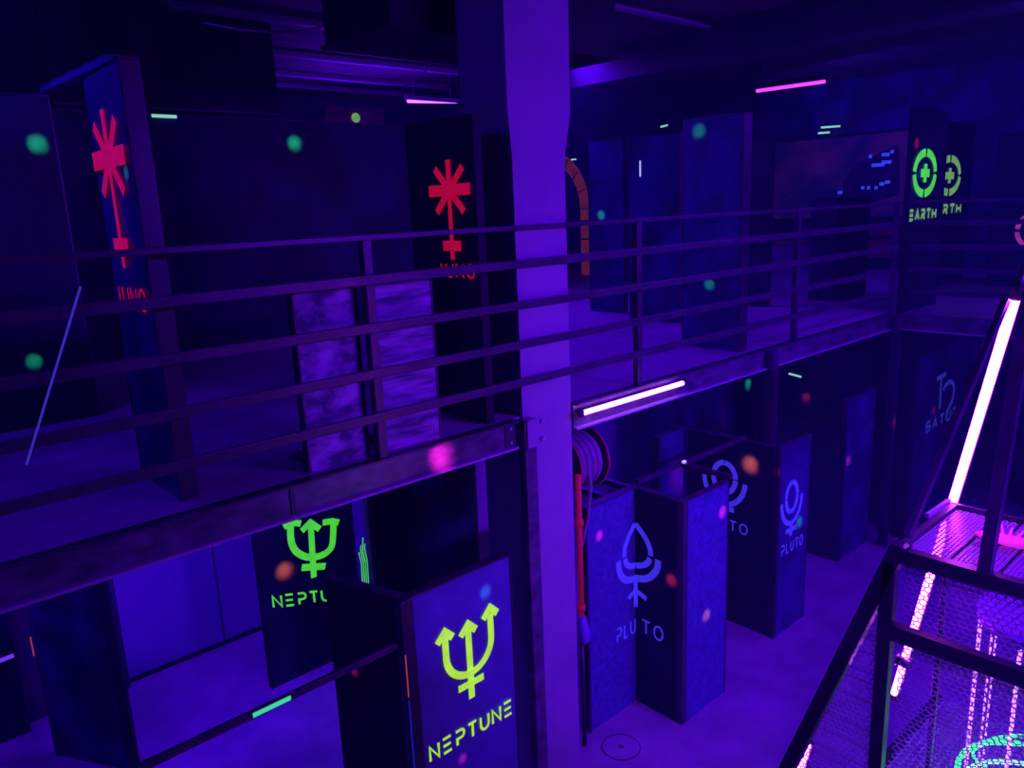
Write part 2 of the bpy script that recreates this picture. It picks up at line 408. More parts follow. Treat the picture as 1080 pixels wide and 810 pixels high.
# post against the column
r = thing('support_post', 'shiny square steel post standing against the left corner of the column', 'post', (2.84, 3.06, 0), 'mezzanine support posts')
MB().box((2.79, 3.02, .012), (2.88, 3.085, DECK-.0), .008).build('tube', M['beam'], r)
MB().box((2.74, 2.98, 0), (2.92, 3.09, .012)).build('base_plate', M['steel'], r)
MB().box((2.80, 3.008, DECK-.16), (2.925, 3.02, DECK+.0), .003).build('bracket', M['deckboard'], r)
for z in (-.12, -.02): MB().cyl((2.905, 3.008, DECK+z), (2.905, 2.99, DECK+z), .014, n=6).build('bolt', M['purlin'], r)
for x, y, lb in ((5.46, 3.04, 'dark steel post holding up the mezzanine edge behind the corner screen'), (7.74, 3.01, 'dark steel post under the far corner of the mezzanine')):
    r = thing('support_post', lb, 'post', (x, y, 0), 'mezzanine support posts')
    MB().box((x-.04, y-.04, .012), (x+.04, y+.04, DECK-.168), .006).build('tube', M['darksteel'], r)
    MB().box((x-.045, y-.045, 0), (x+.045, y+.045, .012)).build('base_plate', M['darksteel'], r)
    MB().box((x-.045, y-.03, DECK-.165), (x+.045, y+.005, DECK-.01)).build('cleat', M['steel'], r)

RZ = (.21, .42, .635, .855, 1.045)
def railing(lab, x0, x1, posts, axis='x', y=EDGE-.03):
    r = thing('guard_railing', lab, 'railing', ((x0+x1)/2, y, DECK) if axis == 'x' else (y, (x0+x1)/2, DECK), 'mezzanine railings')
    P = (lambda a, d, z: (a, y+d, DECK+z)) if axis == 'x' else (lambda a, d, z: (y+d, a, DECK+z))
    for i, z in enumerate(RZ):
        hh = .0225 if i < 4 else .013
        MB().box(P(x0, -.012, z-hh), P(x1, .012, z+hh), .004).build('rail', M['steel'], r)
    for a in posts:
        MB().box(P(a-.024, .012, .0), P(a+.024, .055, RZ[-1]+.016), .004).build('post', M['steel'], r)
    return r
railing('five bar steel railing along the long front edge of the mezzanine', -4.5, 7.80, (-3.9, -1.95, .0, 1.91, 3.87, 5.88, 7.77))
railing('five bar steel railing at the far right end, below the round green emblems', .2, 2.97, (.3, 1.5), 'y', 7.83)

# ================================================================== ON THE MEZZANINE
# the two JUNO screens
J1 = panel('tall narrow partition at far left with magenta JUNO emblem, seen nearly edge-on', 'y', 1.01, 3.23, 3.74, DECK, 1.76, 'nebjuno', t=.07, cap='darksteel', group='JUNO screens')
paint(em_juno(-3.51, 3.37, .63, .05, .075), face_x(1.006), 'painted_emblem', M['crimson'], J1, 'magenta emblem')
paint(lettering('JUNO', -3.70, -3.29, 3.20, .085, .014), face_x(1.006), 'painted_lettering', M['red'], J1, 'thin red JUNO lettering')
J2 = panel('dark partition with red JUNO emblem left of the column', 'y', 2.62, 3.13, 3.72, DECK, 1.62, 'nebdark', cap='black', group='JUNO screens')
paint(em_juno(-3.345, 3.29, .52, .042, .06), face_x(2.616), 'painted_emblem', M['red'], J2, 'red emblem')
paint(lettering('JUNO', -3.50, -3.16, 3.195, .07, .012), face_x(2.616), 'painted_lettering', M['red'], J2, 'red JUNO lettering')
# dark screen behind the left JUNO screen with the brace tied to it
q = on_y(50, 100, 5.2); z5 = q.z-DECK
PD = panel('wide dark partition at far left behind the magenta JUNO screen', 'x', 5.2, -1.2, 1.22, DECK, z5, 'nebdark')
r = thing('brace_bar', 'blue-lit brace bar joining the tops of two screens at far left', 'bar', (1.1, 4.3, q.z), None)
a, b = Vector((q.x, 5.24, q.z+.03)), Vector((1.05, 3.42, 4.18))
MB().bar(a, b, .05, .03).build('bar', M['nebblue'], r)
MB().bar(a+(b-a)*.0+Vector((0, -.01, .018)), a+(b-a)*.16+Vector((0, -.01, .018)), .02, .012).build('glint_strip', M['glint'], r, 'pale green glint at the bar end')  # glint on the bar end, done as a self-lit strip
# black partition across the back
BP = panel('long black partition across the back of the mezzanine, left of the column', 'x', 6.8, 1.3, 5.5, DECK, 2.02, 'nebdark', cap='darksteel')
a, b = on_y(160, 122, 6.79), on_y(186, 122.5, 6.79)
MB().box((a.x, 6.78, a.z-.012), (b.x, 6.795, a.z+.012)).build('glint_strip', M['glint'], BP, 'pale green glint near the top edge')  # laser line on the edge, drawn as an emissive strip
# two low plywood barriers by the railing
L1 = panel('low scuffed plywood barrier behind the railing, left of the railing post', 'x', 3.15, 1.555, 1.88, DECK, .83, 'ply', cap='steel', group='low plywood barriers', name='low_barrier', cat='barrier')
L2 = panel('low streaked plywood barrier behind the railing, right of the railing post', 'x', 3.15, 1.94, 2.315, DECK, .83, 'ply2', cap='steel', group='low plywood barriers', name='low_barrier', cat='barrier')
for L, a0 in ((L1, 1.60), (L2, 1.99)):
    MB().box((a0, 3.195, DECK), (a0+.05, 3.42, DECK+.03)).build('foot', M['steel'], L)
    MB().box((a0+.22, 3.195, DECK), (a0+.27, 3.42, DECK+.03)).build('foot', M['steel'], L)
# screens right of the column
panel('blue mural screen just right of the column, farthest of the three', 'y', 6.45, 5.32, 5.82, DECK, 1.81, 'nebmid', cap='black', group='blue mural screens on the mezzanine')
S2 = panel('blue mural screen with a white streak, second right of the column', 'y', 6.2, 4.44, 5.06, DECK, 1.77, 'neb', group='blue mural screens on the mezzanine')
MB().box((6.193, 4.90, 3.80), (6.196, 4.915, 3.95)).build('paint_streak', M['white'], S2, 'white streak')
panel('nearest blue mural screen right of the column, standing by the railing', 'y', 5.2, 3.17, 3.70, DECK, 1.755, 'nebmid', t=.10, cap='darksteel', group='blue mural screens on the mezzanine')
panel('low dark partition block far back on the mezzanine in front of the space mural', 'x', 3.95, 8.36, 9.2, DECK, 1.12, 'nebdark', t=.3, ends=False)
panel('dark screen post beside the space mural, far back on the mezzanine', 'y', 7.6, 4.3, 4.62, DECK, 1.75, 'nebdark', cap='black')
# EARTH screens
E1 = panel('dark screen with bright green EARTH emblem, the nearer of two', 'x', 3.0, 7.80, 8.66, DECK, 1.9, 'nebdark', cap='black', group='EARTH screens')
paint(em_earth(8.12, 3.715, .255, .19, .075), face_y(2.996), 'painted_emblem', M['green'], E1, 'bright green ringed cross')
paint(lettering('EARTH', 7.82, 8.47, 3.285, .085, .03), face_y(2.996), 'painted_lettering', M['leaf'], E1)
E2 = panel('dark screen with pale green EARTH emblem, half hidden behind the nearer one', 'x', 3.6, 9.85, 11.3, DECK, 1.95, 'nebdark', cap='black', group='EARTH screens')
paint(em_earth(10.52, 3.72, .34, .20, .085), face_y(3.596), 'painted_emblem', M['leaf'], E2, 'pale green ringed cross')
paint(lettering('EARTH', 9.95, 11.0, 3.27, .10, .035), face_y(3.596), 'painted_lettering', M['leaf'], E2)
# arch portal far behind the column
r = thing('arch_portal', 'arched portal with orange-red segmented frame, far back beside the column', 'portal', (9.9, 9.8, DECK))
def arch_pts(R, n=18): return [(-9.8+R, DECK)]+arc(-9.8, 3.5, R, R*1.12, 0, 180, n)+[(-9.8-R, DECK)]
def arch_ring(R0, R1, x, d):
    a, b = arch_pts(R0), arch_pts(R1); mb = MB()
    for i in range(len(a)-1):
        mb.prism([Vector((x, -p[0], p[1])) for p in (a[i], a[i+1], b[i+1], b[i])], (d, 0, 0))
    return mb
arch_ring(.68, .86, 9.9, .2).build('inner_frame', M['orange'], r)
arch_ring(.861, 1.22, 9.93, .15).build('outer_surround', M['black'], r)
a = arch_pts(.77)
for i in range(1, len(a)-1, 2):
    d = Vector((0, -(a[i][0]+9.8), a[i][1]-3.5)); d = d.normalized() if i not in (0,) else d
    c = Vector((9.89, -a[i][0], a[i][1])); MB().bar(c-d*.085, c+d*.085, .02, .012).build('rib', M['darksteel'], r)
for z in (2.7, 3.0, 3.3): MB().box((9.885, 8.93, z-.015), (9.9, 9.13, z+.015)).build('rib', M['darksteel'], r)
MB().box((9.92, 8.82, 2.83), (9.93, 8.86, 2.93)).build('lamp', M['white'], r)
# space mural on the far wall
r = thing('space_mural', 'wide space mural of a night sky and a dark spaceship on the far wall', 'mural', (12.28, 5.9, 3.2))
MB().box((12.26, 4.72, 3.2), (12.30, 6.98, 4.42)).build('mural_panel', M['planet'], r)
mb = MB()
for a, b in (((12.25, 4.68, 4.42), (12.3, 7.02, 4.46)), ((12.25, 4.68, 3.16), (12.3, 7.02, 3.2)), ((12.25, 4.68, 3.2), (12.3, 4.72, 4.42)), ((12.25, 6.98, 3.2), (12.3, 7.02, 4.42))): mb.box(a, b)
mb.build('frame', M['black'], r)
W_ = 12.258
fm = lambda u, v: Vector((W_, -u, v))
hull = [(887, 222), (890, 190), (905, 172), (948, 152), (949, 205), (925, 212), (900, 226)]
MB().prism([on_x(px, py, W_) for px, py in hull], (-.004, 0, 0)).build('painted_spaceship', M['hull'], r)
for px, py, l in ((918, 165, 2), (934, 163, 5), (941, 160, 2), (926, 174, 8), (935, 171, 6), (910, 198, 2), (916, 198, 2), (924, 198, 2), (930, 194, 3), (936, 192, 3), (886, 203, 3), (897, 220, 2), (906, 212, 2)):
    p = on_x(px, py, W_-.006); MB().box((p.x-.002, p.y-.012*l, p.z-.025), (p.x, p.y+.012*l, p.z+.025)).build('painted_window', M['citylight'], r)
p = on_x(930, 245, 12.2); r = thing('glow_board', 'small board coloured red for a glow, low on the far wall', 'mural', (12.24, p.y, p.z-.3))
MB().box((12.2, p.y-.25, p.z-.38), (12.3, p.y+.25, p.z+.1)).build('board', M['dustypink'], r)  # reddish glow is put into the board's paint colour
MB().box((12.19, p.y-.26, p.z-.10), (12.2, p.y+.26, p.z-.04)).build('dark_band', M['black'], r)
p = on_x(820, 262, 11.4); r = thing('step_box', 'pinkish step box far back on the mezzanine below the space mural', 'box', (11.5, p.y, DECK))
MB().box((11.4, p.y-.28, DECK), (11.9, p.y+.28, DECK+.42), .01).build('body', M['deckboard'], r)
MB().box((11.38, p.y-.3, DECK+.42), (11.92, p.y+.3, DECK+.47), .008).build('top', M['dustypink'], r)
a, b = on_y(342, 112, 10.65), on_y(422, 135, 10.65)
r = thing('glow_board', 'far board coloured red for a glow just showing above the long black partition', 'mural', ((a.x+b.x)/2, 10.66, b.z))
MB().box((a.x, 10.65, b.z), (b.x, 10.7, a.z)).build('board', M['dustypink'], r)  # distant red glow put into the board's colour, green into a disc
q = on_y(376, 124, 10.62); MB().cyl((q.x, 10.65, q.z), (q.x, 10.63, q.z), .07, n=20).build('lamp', M['leaf'], r, 'pale green glow spot')  # disc stands for the green glow
# round pink sign at the right edge
c = on_x(1094, 243, 10.5)
r = thing('round_sign', 'round pink painted sign at the right edge of the photo', 'sign', (10.5, c.y, c.z-.2))
MB().cyl((10.55, c.y, c.z), (10.5, c.y, c.z), .24, n=32).build('disc', M['black'], r)
paint([('r', arc(-c.y, c.z, .20, .20, a, a+80, 10), .05) for a in (5, 95, 185, 275)], face_x(10.5), 'painted_ring', M['pinkpaint'], r)
panel('dark partition behind the round pink sign at the right edge', 'y', 10.56, c.y-.5, c.y+.5, DECK, 1.75, 'nebdark', cap='black')

# ================================================================== UNDER THE MEZZANINE, RIGHT: PLUTO screens
H = 1.65
Z = thing('zigzag_screen', 'zigzag screen of three panels with a violet PLUTO emblem across its corner', 'partition', (3.95, 2.98, 0), 'PLUTO screens')
t = .04
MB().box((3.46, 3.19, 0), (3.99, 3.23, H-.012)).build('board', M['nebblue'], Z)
MB().box((3.95, 2.84, 0), (3.99, 3.19, H-.012)).build('board', M['nebdark'], Z)  # shaded face: its shade is put into the darker paint
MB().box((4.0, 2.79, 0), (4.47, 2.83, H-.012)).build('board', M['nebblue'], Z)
for a, b in (((3.44, 3.18, H-.012), (4.0, 3.24, H)), ((3.94, 2.83, H-.012), (4.0, 3.18, H)), ((3.94, 2.78, H-.012), (4.48, 2.83, H))): MB().box(a, b, .002).build('top_cap', M['steel'], Z)
MB().box((3.44, 3.185, 0), (3.46, 3.235, H-.012)).build('edge_strip', M['darksteel'], Z)
MB().box((3.945, 2.785, 0), (4.0, 2.84, H-.012), .004).build('corner_strip', M['steel'], Z)
MB().box((4.47, 2.785, 0), (4.48, 2.835, H-.012)).build('edge_strip', M['steel'], Z)
def corner(u, v):     # u<0 on the panel looking along -y, u>0 round the inner corner on the panel looking along -x
    return Vector((3.95+min(u, -E_), 3.19-E_, v)) if u <= 0 else Vector((3.95-E_, 3.19-max(u, E_), v))
def split(strokes):
    """stem and cross pieces cut at the corner line"""
    out = []
    for k, pts, w in strokes:
        us = [p[0] for p in pts]
        if abs(us[0]) < 1e-6 and abs(us[-1]) < 1e-6 and len(pts) == 2:
            out.append((k, [(-w/4, pts[0][1]), (-w/4, pts[1][1])], w/2)); out.append((k, [(w/4, pts[0][1]), (w/4, pts[1][1])], w/2))
        else: out.append((k, pts, w))
    return out
# the ring is drawn out to a point on the corner
pz = [('r', [(-.004, 1.37), (-.07, 1.30), (-.115, 1.22), (-.118, 1.16)], .042), ('r', [(-.115, 1.145), (-.10, 1.10), (-.06, 1.07), (-.004, 1.055)], .042),
      ('r', [(.004, 1.37), (.09, 1.29), (.13, 1.22), (.135, 1.17)], .042), ('r', [(.13, 1.15), (.11, 1.11), (.07, 1.08), (.004, 1.055)], .042)]
pz += [('r', [(-.185, 1.15), (-.175, 1.07), (-.13, 1.0), (-.07, .97), (-.004, .96)], .05), ('r', [(.20, 1.16), (.19, 1.09), (.14, 1.02), (.08, .98), (.004, .96)], .05)]
pz += [('r', [(-.013, .96), (-.013, .74)], .022), ('r', [(.013, .96), (.013, .74)], .022), ('r', [(-.085, .835), (-.004, .865)], .04), ('r', [(.004, .865), (.10, .835)], .04)]
pz = [(k, [(u, v+.015) for u, v in (smooth(p) if len(p) > 2 else p)], w) for k, p, w in pz]
paint([s for s in pz if s[1][0][0] < 0], corner, 'painted_emblem', M['violet'], Z)
paint([s for s in pz if s[1][0][0] > 0], corner, 'painted_emblem', M['violet'], Z)
paint(lettering('PLU', -.21, .0, .56, .10, .014), lambda u, v: corner(min(u, -.003), v), 'painted_lettering', M['violet'], Z)
paint(lettering('TO', .06, .25, .575, .10, .014), corner, 'painted_lettering', M['violet'], Z)
MB().box((3.94, 3.24, H-.045), (3.98, 3.66, H-.005)).build('frame_rail', M['steel'], Z)
MB().box((3.70, 3.24, H-.045), (3.74, 3.56, H-.005)).build('frame_rail', M['darksteel'], Z)
BR = thing('overhead_frame', 'thin steel frame bars linking the tops of the PLUTO screens', 'frame', (4.7, 3.2, H))
MB().box((4.0, 3.20, H), (5.40, 3.235, H+.03), .003).build('bar', M['steel'], BR)
MB().box((4.49, 2.79, H), (4.53, 3.20, H+.03), .003).build('bar', M['steel'], BR)
MB().box((4.505, 3.18, H+.03), (4.535, 3.20, H+.045)).build('joint_plate', M['white'], BR, 'bright joint plate')
# corner screen
K = thing('corner_screen', 'corner screen with a violet PLUTO emblem on each face, by the steel post', 'partition', (5.4, 2.95, 0), 'PLUTO screens')
MB().box((5.37, 2.95, 0), (5.41, 3.75, H-.012)).build('board', M['nebdark'], K)  # side turned from the light, shade given by dark paint
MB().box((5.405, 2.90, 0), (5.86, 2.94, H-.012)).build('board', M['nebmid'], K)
MB().box((5.36, 2.94, H-.012), (5.42, 3.75, H), .002).build('top_cap', M['steel'], K)
MB().box((5.36, 2.89, H-.012), (5.87, 2.945, H), .002).build('top_cap', M['steel'], K)
MB().box((5.36, 2.895, 0), (5.405, 2.95, H-.012), .004).build('corner_strip', M['darksteel'], K)
MB().box((5.86, 2.895, 0), (5.872, 2.945, H-.012)).build('edge_strip', M['steel'], K)
paint(em_pluto(-3.385, .97, .45, .045, .105, .13), face_x(5.37), 'painted_emblem', M['violet'], K)
paint(lettering('PLUTO', -3.62, -3.15, .84, .085, .014), face_x(5.37), 'painted_lettering', M['violet'], K)
paint(em_pluto(5.585, .845, .46, .042, .088, .125), face_y(2.90), 'painted_emblem', M['violet'], K)
paint(lettering('PLUTO', 5.45, 5.80, .705, .085, .014), face_y(2.90), 'painted_lettering', M['violet'], K)
# open box screen behind
B = thing('box_screen', 'two sided screen with a bare left end, behind the zigzag screen', 'partition', (5.2, 3.8, 0))
MB().box((5.03, 3.80, 0), (5.40, 3.84, H-.012)).build('board', M['nebmid'], B)
MB().box((5.0, 3.79, H-.012), (5.42, 3.85, H), .002).build('top_cap', M['steel'], B)
MB().box((4.99, 3.78, 0), (5.03, 3.85, H-.012), .003).build('edge_strip', M['darksteel'], B)
# farther screens under the mezzanine
F1 = panel('dark blue screen beneath the far end of the mezzanine, red spots on it', 'x', 3.16, 7.1, 7.72, 0, H, 'nebmid', group='dark screens under the mezzanine')
MB().box((7.06, 3.15, 0), (7.1, 3.9, 1.36)).build('side_board', M['nebdark'], F1)
panel('dark tall screen under the mezzanine behind the steel post', 'y', 7.9, 3.3, 4.6, 0, 1.95, 'nebdark', group='dark screens under the mezzanine')
panel('dark nebula screen under the mezzanine with a green spot, behind the box screen', 'x', 5.0, 6.9, 8.9, 0, 2.1, 'neb', cap='darksteel', group='dark screens under the mezzanine')
panel('dark edge of a tall screen under the mezzanine left of the green spot', 'y', 6.1, 4.45, 4.7, 0, 2.1, 'nebdark', cap='darksteel', group='dark screens under the mezzanine')
a, b = on_x(832, 394, 7.895), on_x(845, 397.5, 7.895)
TS = next(o for o in C.objects if o.get('label', '').startswith('dark tall screen under the mezzanine behind'))
MB().bar(a, b, .012, .018).build('glint_strip', M['glint'], TS, 'pale glint near its top')  # light catching the top edge, built as a glowing bar
SA = panel('dark blue screen with a faint SATURN emblem, far right under the mezzanine', 'x', 2.85, 7.95, 9.6, 0, 1.98, 'neb', cap='darksteel')
s0 = on_y(992, 395, 2.846); 
paint([('r', [(8.545, 1.69), (8.575, 1.30)], .05), ('r', [(8.42, 1.655), (8.68, 1.67)], .05)] + [('r', arc(8.78, 1.44, .17, .12, 150, -10, 10)+[(8.93, 1.33), (8.80, 1.24), (8.78, 1.16)], .05)], face_y(2.846), 'painted_emblem', M['greyblue'], SA)
paint(lettering('SATURN', 8.22, 9.3, 1.13, .10, .03), face_y(2.846), 'painted_lettering', M['greyblue'], SA)
panel('dark screen at the far right under the mezzanine, beyond the SATURN emblem', 'x', 2.2, 9.7, 11.4, 0, 2.1, 'nebdark', cap='darksteel', group='dark screens under the mezzanine')

c = on_z(655, 788, 0); rr = 20*(c-EYE).dot(fw)/FPX
r = thing('drain_cover', 'faint round drain cover in the floor before the zigzag screen', 'drain cover', (c.x, c.y, 0))
MB().cyl((c.x, c.y, 0), (c.x, c.y, .003), rr, n=40).build('lid', M['concrete'], r)
MB().path([(c.x+rr*math.cos(2*PI*i/48), c.y+rr*math.sin(2*PI*i/48), .002) for i in range(48)], .004, 6, True).build('rim', M['steel'], r)
MB().cyl((c.x, c.y, .003), (c.x, c.y, .006), .018, n=14).build('knob', M['steel'], r)

# tube light under the beam
a, b = Vector((3.27, 3.03, 2.345)), Vector((4.27, 3.03, 2.345))
TL = thing('tube_light', 'glowing white-violet tube light on the beam right of the column', 'light', (3.77, 3.05, 2.33), 'blacklight tubes')
MB().cyl(a, b, .0155, n=12).build('tube', M['tube_blue'], TL)
MB().box((3.27, 3.05, 2.335), (4.28, 3.085, 2.355), .003).build('holder', M['steel'], TL)
for x in (3.255, 4.285): MB().box((x-.015, 3.015, 2.325), (x+.015, 3.046, 2.365), .003).build('end_cap', M['steel'], TL)

# fire hose reel and pipe on the column
c = Vector((3.56, 3.34, 1.93))
RL = thing('hose_reel', 'fire hose reel mounted beside the column under the mezzanine', 'reel', (3.5, 3.34, 1.9))
def disc_ring(x, r0, r1, w):
    mb = MB(); pts = [(x, c.y+r1*math.cos(2*PI*i/40), c.z+r1*math.sin(2*PI*i/40)) for i in range(40)]
    mb.path(pts, .008, 6, True); return mb
for x in (3.36, 3.62):
    MB().cyl((x-.004, c.y, c.z), (x+.004, c.y, c.z), .205, n=40).build('reel_disc', M['steel'], RL)
    disc_ring(x+.004, 0, .205, 0).build('rim', M['dustypink'], RL, 'reddish rim')
MB().cyl((3.25, c.y, c.z), (3.64, c.y, c.z), .035, n=16).build('axle', M['darksteel'], RL)
mb = MB()
for x in (3.42, 3.47, 3.52, 3.57): mb.path([(x, c.y+.165*math.cos(2*PI*i/32), c.z+.165*math.sin(2*PI*i/32)) for i in range(32)], .024, 8, True)
mb.build('hose_coil', M['hose'], RL)
MB().path([(3.47, 3.175, 1.95), (3.465, 3.155, 1.8), (3.44, 3.16, 1.6), (3.40, 3.17, 1.45), (3.37, 3.17, 1.38)], .012, 8).build('hose', M['hose'], RL)
PP = thing('standpipe', 'red water pipe with a hose nozzle standing against the column', 'pipe', (3.3, 3.14, 0))
MB().cyl((3.325, 3.13, .9), (3.325, 3.13, 1.92), .019, n=14).build('pipe', M['redsteel'], PP, 'red pipe')
MB().cyl((3.325, 3.13, 0), (3.325, 3.13, .78), .016, n=12).build('riser', M['darksteel'], PP)
for z in (1.6, 1.02): MB().cyl((3.325, 3.13, z-.02), (3.325, 3.13, z+.02), .028, n=14).build('coupling', M['redsteel'], PP)
MB().path([(3.325, 3.125, .96), (3.325, 3.12, .90), (3.33, 3.115, .84), (3.33, 3.115, .79), (3.325, 3.12, .765)], [.024, .036, .042, .036, .018], 12).build('nozzle', M['drum'], PP, 'violet nozzle')

# ================================================================== UNDER THE MEZZANINE, LEFT: NEPTUNE screens
N = thing('corner_screen', 'front corner screen with a lime NEPTUNE emblem, left of the column', 'partition', (2.0, 3.1, 0), 'NEPTUNE screens')
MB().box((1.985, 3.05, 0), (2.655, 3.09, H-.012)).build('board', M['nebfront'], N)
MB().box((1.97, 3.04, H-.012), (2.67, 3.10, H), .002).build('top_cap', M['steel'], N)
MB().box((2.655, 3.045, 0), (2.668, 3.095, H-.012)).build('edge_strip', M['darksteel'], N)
MB().prism([(1.93, 3.09, 0), (1.97, 3.10, 0), (1.83, 3.59, 0), (1.79, 3.58, 0)], (0, 0, H-.014)).build('side_board', M['nebdark'], N)  # unlit side, its shade painted into the board colour
MB().prism([(1.925, 3.09, H-.014), (1.98, 3.105, H-.014), (1.835, 3.60, H-.014), (1.78, 3.585, H-.014)], (0, 0, .014)).build('top_cap', M['steel'], N)
MB().box((1.905, 3.03, 0), (1.985, 3.09, H-.0), .006).build('corner_post', M['darksteel'], N)
MB().box((1.909, 3.027, 1.12), (1.915, 3.03, 1.36)).build('glint_strip', M['glintred'], N, 'orange red streak')  # streak of light on the post, painted as an emissive strip
MB().box((1.909, 3.027, .55), (1.915, 3.03, 1.10)).build('glint_strip', M['glintblue'], N, 'blue streak')
paint(em_neptune(2.335, .895, .475, .042), face_y(3.05), 'painted_emblem', M['lime'], N, 'lime trident emblem')
def tilt(u, v): return Vector((u, 3.05-E_, v))
paint(lettering('NEPTUNE', 2.03, 2.63, .66, .085, .016), face_y(3.05), 'painted_lettering', M['lime'], N, 'lime NEPTUNE lettering')
GR = thing('guard_rail', 'waist-high steel rail with a green-lit section, below the mezzanine at left', 'railing', (.9, 3.08, 1.4))
MB().box((-.6, 3.065, 1.385), (1.90, 3.09, 1.42), .003).build('rail', M['steel'], GR)
MB().box((1.125, 3.06, 1.394), (1.305, 3.065, 1.414)).build('glint_strip', M['glintgreen'], GR, 'green glint on the rail')  # green light on the rail, painted as a self-lit strip
MB().box((-.65, 3.06, 0), (-.6, 3.10, 1.42)).build('post', M['darksteel'], GR)
NB = panel('dark screen with a green NEPTUNE emblem under the mezzanine, behind the front one', 'x', 5.28, 2.11, 2.94, 0, 1.325, 'nebdark', cap='black', group='NEPTUNE screens')
def nb(*pts): return [(on_y(px, py, 5.28).x, on_y(px, py, 5.28).z) for px, py in pts]
paint([('r', nb((331, 609), (327.5, 553)), .05), ('r', nb((318, 560), (327, 551), (337, 558)), .05), ('r', nb((318, 598.5), (343, 597)), .055),
       ('r', smooth(nb((306, 553), (306.5, 568), (309, 577), (314, 583), (322, 587), (331, 587.5), (340, 585), (347, 580), (350.5, 572), (351.5, 551))), .055),
       ('r', nb((299, 556), (306, 551), (317, 552)), .05), ('r', nb((340, 551), (350, 549.5), (357, 551)), .05)], face_y(5.28), 'painted_emblem', M['green'], NB, 'green trident emblem')
paint(lettering('NEPTUNE', 2.20, 2.88, .66, .09, .018), lambda u, v: Vector((u, 5.28-E_, v-(u-2.2)*.26)), 'painted_lettering', M['green'], NB, 'green NEPTUNE lettering')
D1 = panel('large black screen with a faint nebula behind the front NEPTUNE screen', 'x', 4.4, 2.60, 3.52, 0, 2.15, 'nebdark', cap='darksteel', ends=False)
MB().box((3.52, 4.385, 0), (3.68, 4.43, 2.15)).build('end_board', M['column'], D1, 'pale strip at its right end')
q0 = on_y(385, 592, 4.36)
mb = MB()
for k in range(4):
    x = q0.x-.02+.015*k
    mb.ribbon(face_y(4.392), [(x, q0.z-.18-.03*k), (x+.008, q0.z-.02), (x-.004, q0.z+.06+.03*(k % 2)), (x+.006, q0.z+.16-.05*abs(k-2))], .008)
MB().box((2.565, 4.395, 0), (2.60, 4.445, 2.15)).build('edge_strip', M['steel'], D1)
mb.build('painted_squiggle', M['green'], D1, 'green squiggle')
panel('black screen between the black nebula screen and the column', 'x', 4.6, 3.70, 4.2, 0, 2.15, 'black', cap='black', ends=False)
# left bottom
G = thing('partition_panel', 'dark nebula screen standing askew at the lower left corner', 'partition', (.8, 5.45, 0), 'dark screens at the lower left')
MB().prism([(.71, 5.65, 0), (1.02, 5.13, 0), (1.06, 5.15, 0), (.75, 5.67, 0)], (0, 0, 2.1)).build('board', M['neb'], G)
MB().prism([(1.02, 5.12, 0), (1.07, 5.10, 0), (1.10, 5.15, 0), (1.06, 5.16, 0)], (0, 0, 2.1)).build('edge_strip', M['black'], G)
MB().prism([(.70, 5.66, 0), (.71, 5.64, 0), (.74, 5.66, 0), (.73, 5.68, 0)], (0, 0, 2.1)).build('edge_strip', M['steel'], G)
panel('narrow dark blue screen against the pale wall at lower left', 'x', 6.12, 1.02, 1.33, 0, 2.1, 'nebmid', cap='darksteel', group='dark screens at the lower left')
LB = panel('black screen at the left edge with an orange streak, under the mezzanine', 'x', 6.08, -1.2, .64, 0, 2.1, 'nebdark', cap='darksteel', group='dark screens at the lower left')
a, b = on_y(32, 672, 6.07), on_y(35, 692, 6.07)
MB().box((a.x-.004, 6.066, b.z), (a.x+.004, 6.07, a.z)).build('glint_strip', M['glintred'], LB, 'orange red streak')  # orange reflection on the screen, painted as a glowing strip
a = on_y(4, 695.5, 6.0)
T2 = thing('tube_light', 'short violet bar for the reflection of a tube, left edge under the mezzanine', 'light', (a.x, 6.05, a.z), 'blacklight tubes')
MB().cyl((a.x-.5, 6.0, a.z-.02), (a.x+.06, 6.0, a.z+.004), .014, n=10).build('tube', M['violet_reflection'], T2)  # reflection of a tube, built as a glowing cylinder
MB().box((a.x-.5, 6.02, a.z-.04), (a.x+.08, 6.075, a.z+.02)).build('holder', M['black'], T2)  # holder added behind the tube reflection

# ================================================================== CEILING TUBES
a, b = on_y(430, 107, 8.0), on_y(482, 107.5, 8.0)
T = thing('tube_light', 'violet tube light hanging above the dark partition left of the column', 'light', ((a.x+b.x)/2, 8.0, a.z), 'blacklight tubes')
MB().cyl(a, b, .018, n=10).build('tube', M['tube_ceiling'], T)
MB().box((a.x-.02, 7.98, a.z+.02), (b.x+.02, 8.04, a.z+.07)).build('holder', M['purlin'], T)
for x in (a.x+.1, b.x-.1): MB().cyl((x, 8.01, a.z+.07), (x, 8.01, 5.26), .004, n=6).build('hanger', M['cable'], T)
a, b = on_x(798, 96, 9.0), on_x(870, 86, 9.0)
T = thing('tube_light', 'magenta tube light hanging before the space mural wall, upper right', 'light', (9.0, (a.y+b.y)/2, a.z), 'blacklight tubes')
MB().cyl(a, b, .02, n=10).build('tube', M['tube_pink'], T)
MB().box((8.98, b.y, a.z+.025), (9.04, a.y, a.z+.07)).build('holder', M['black'], T)
for y in (a.y-.1, b.y+.1): MB().cyl((9.01, y, a.z+.07), (9.01, y, 5.26), .004, n=6).build('hanger', M['cable'], T)
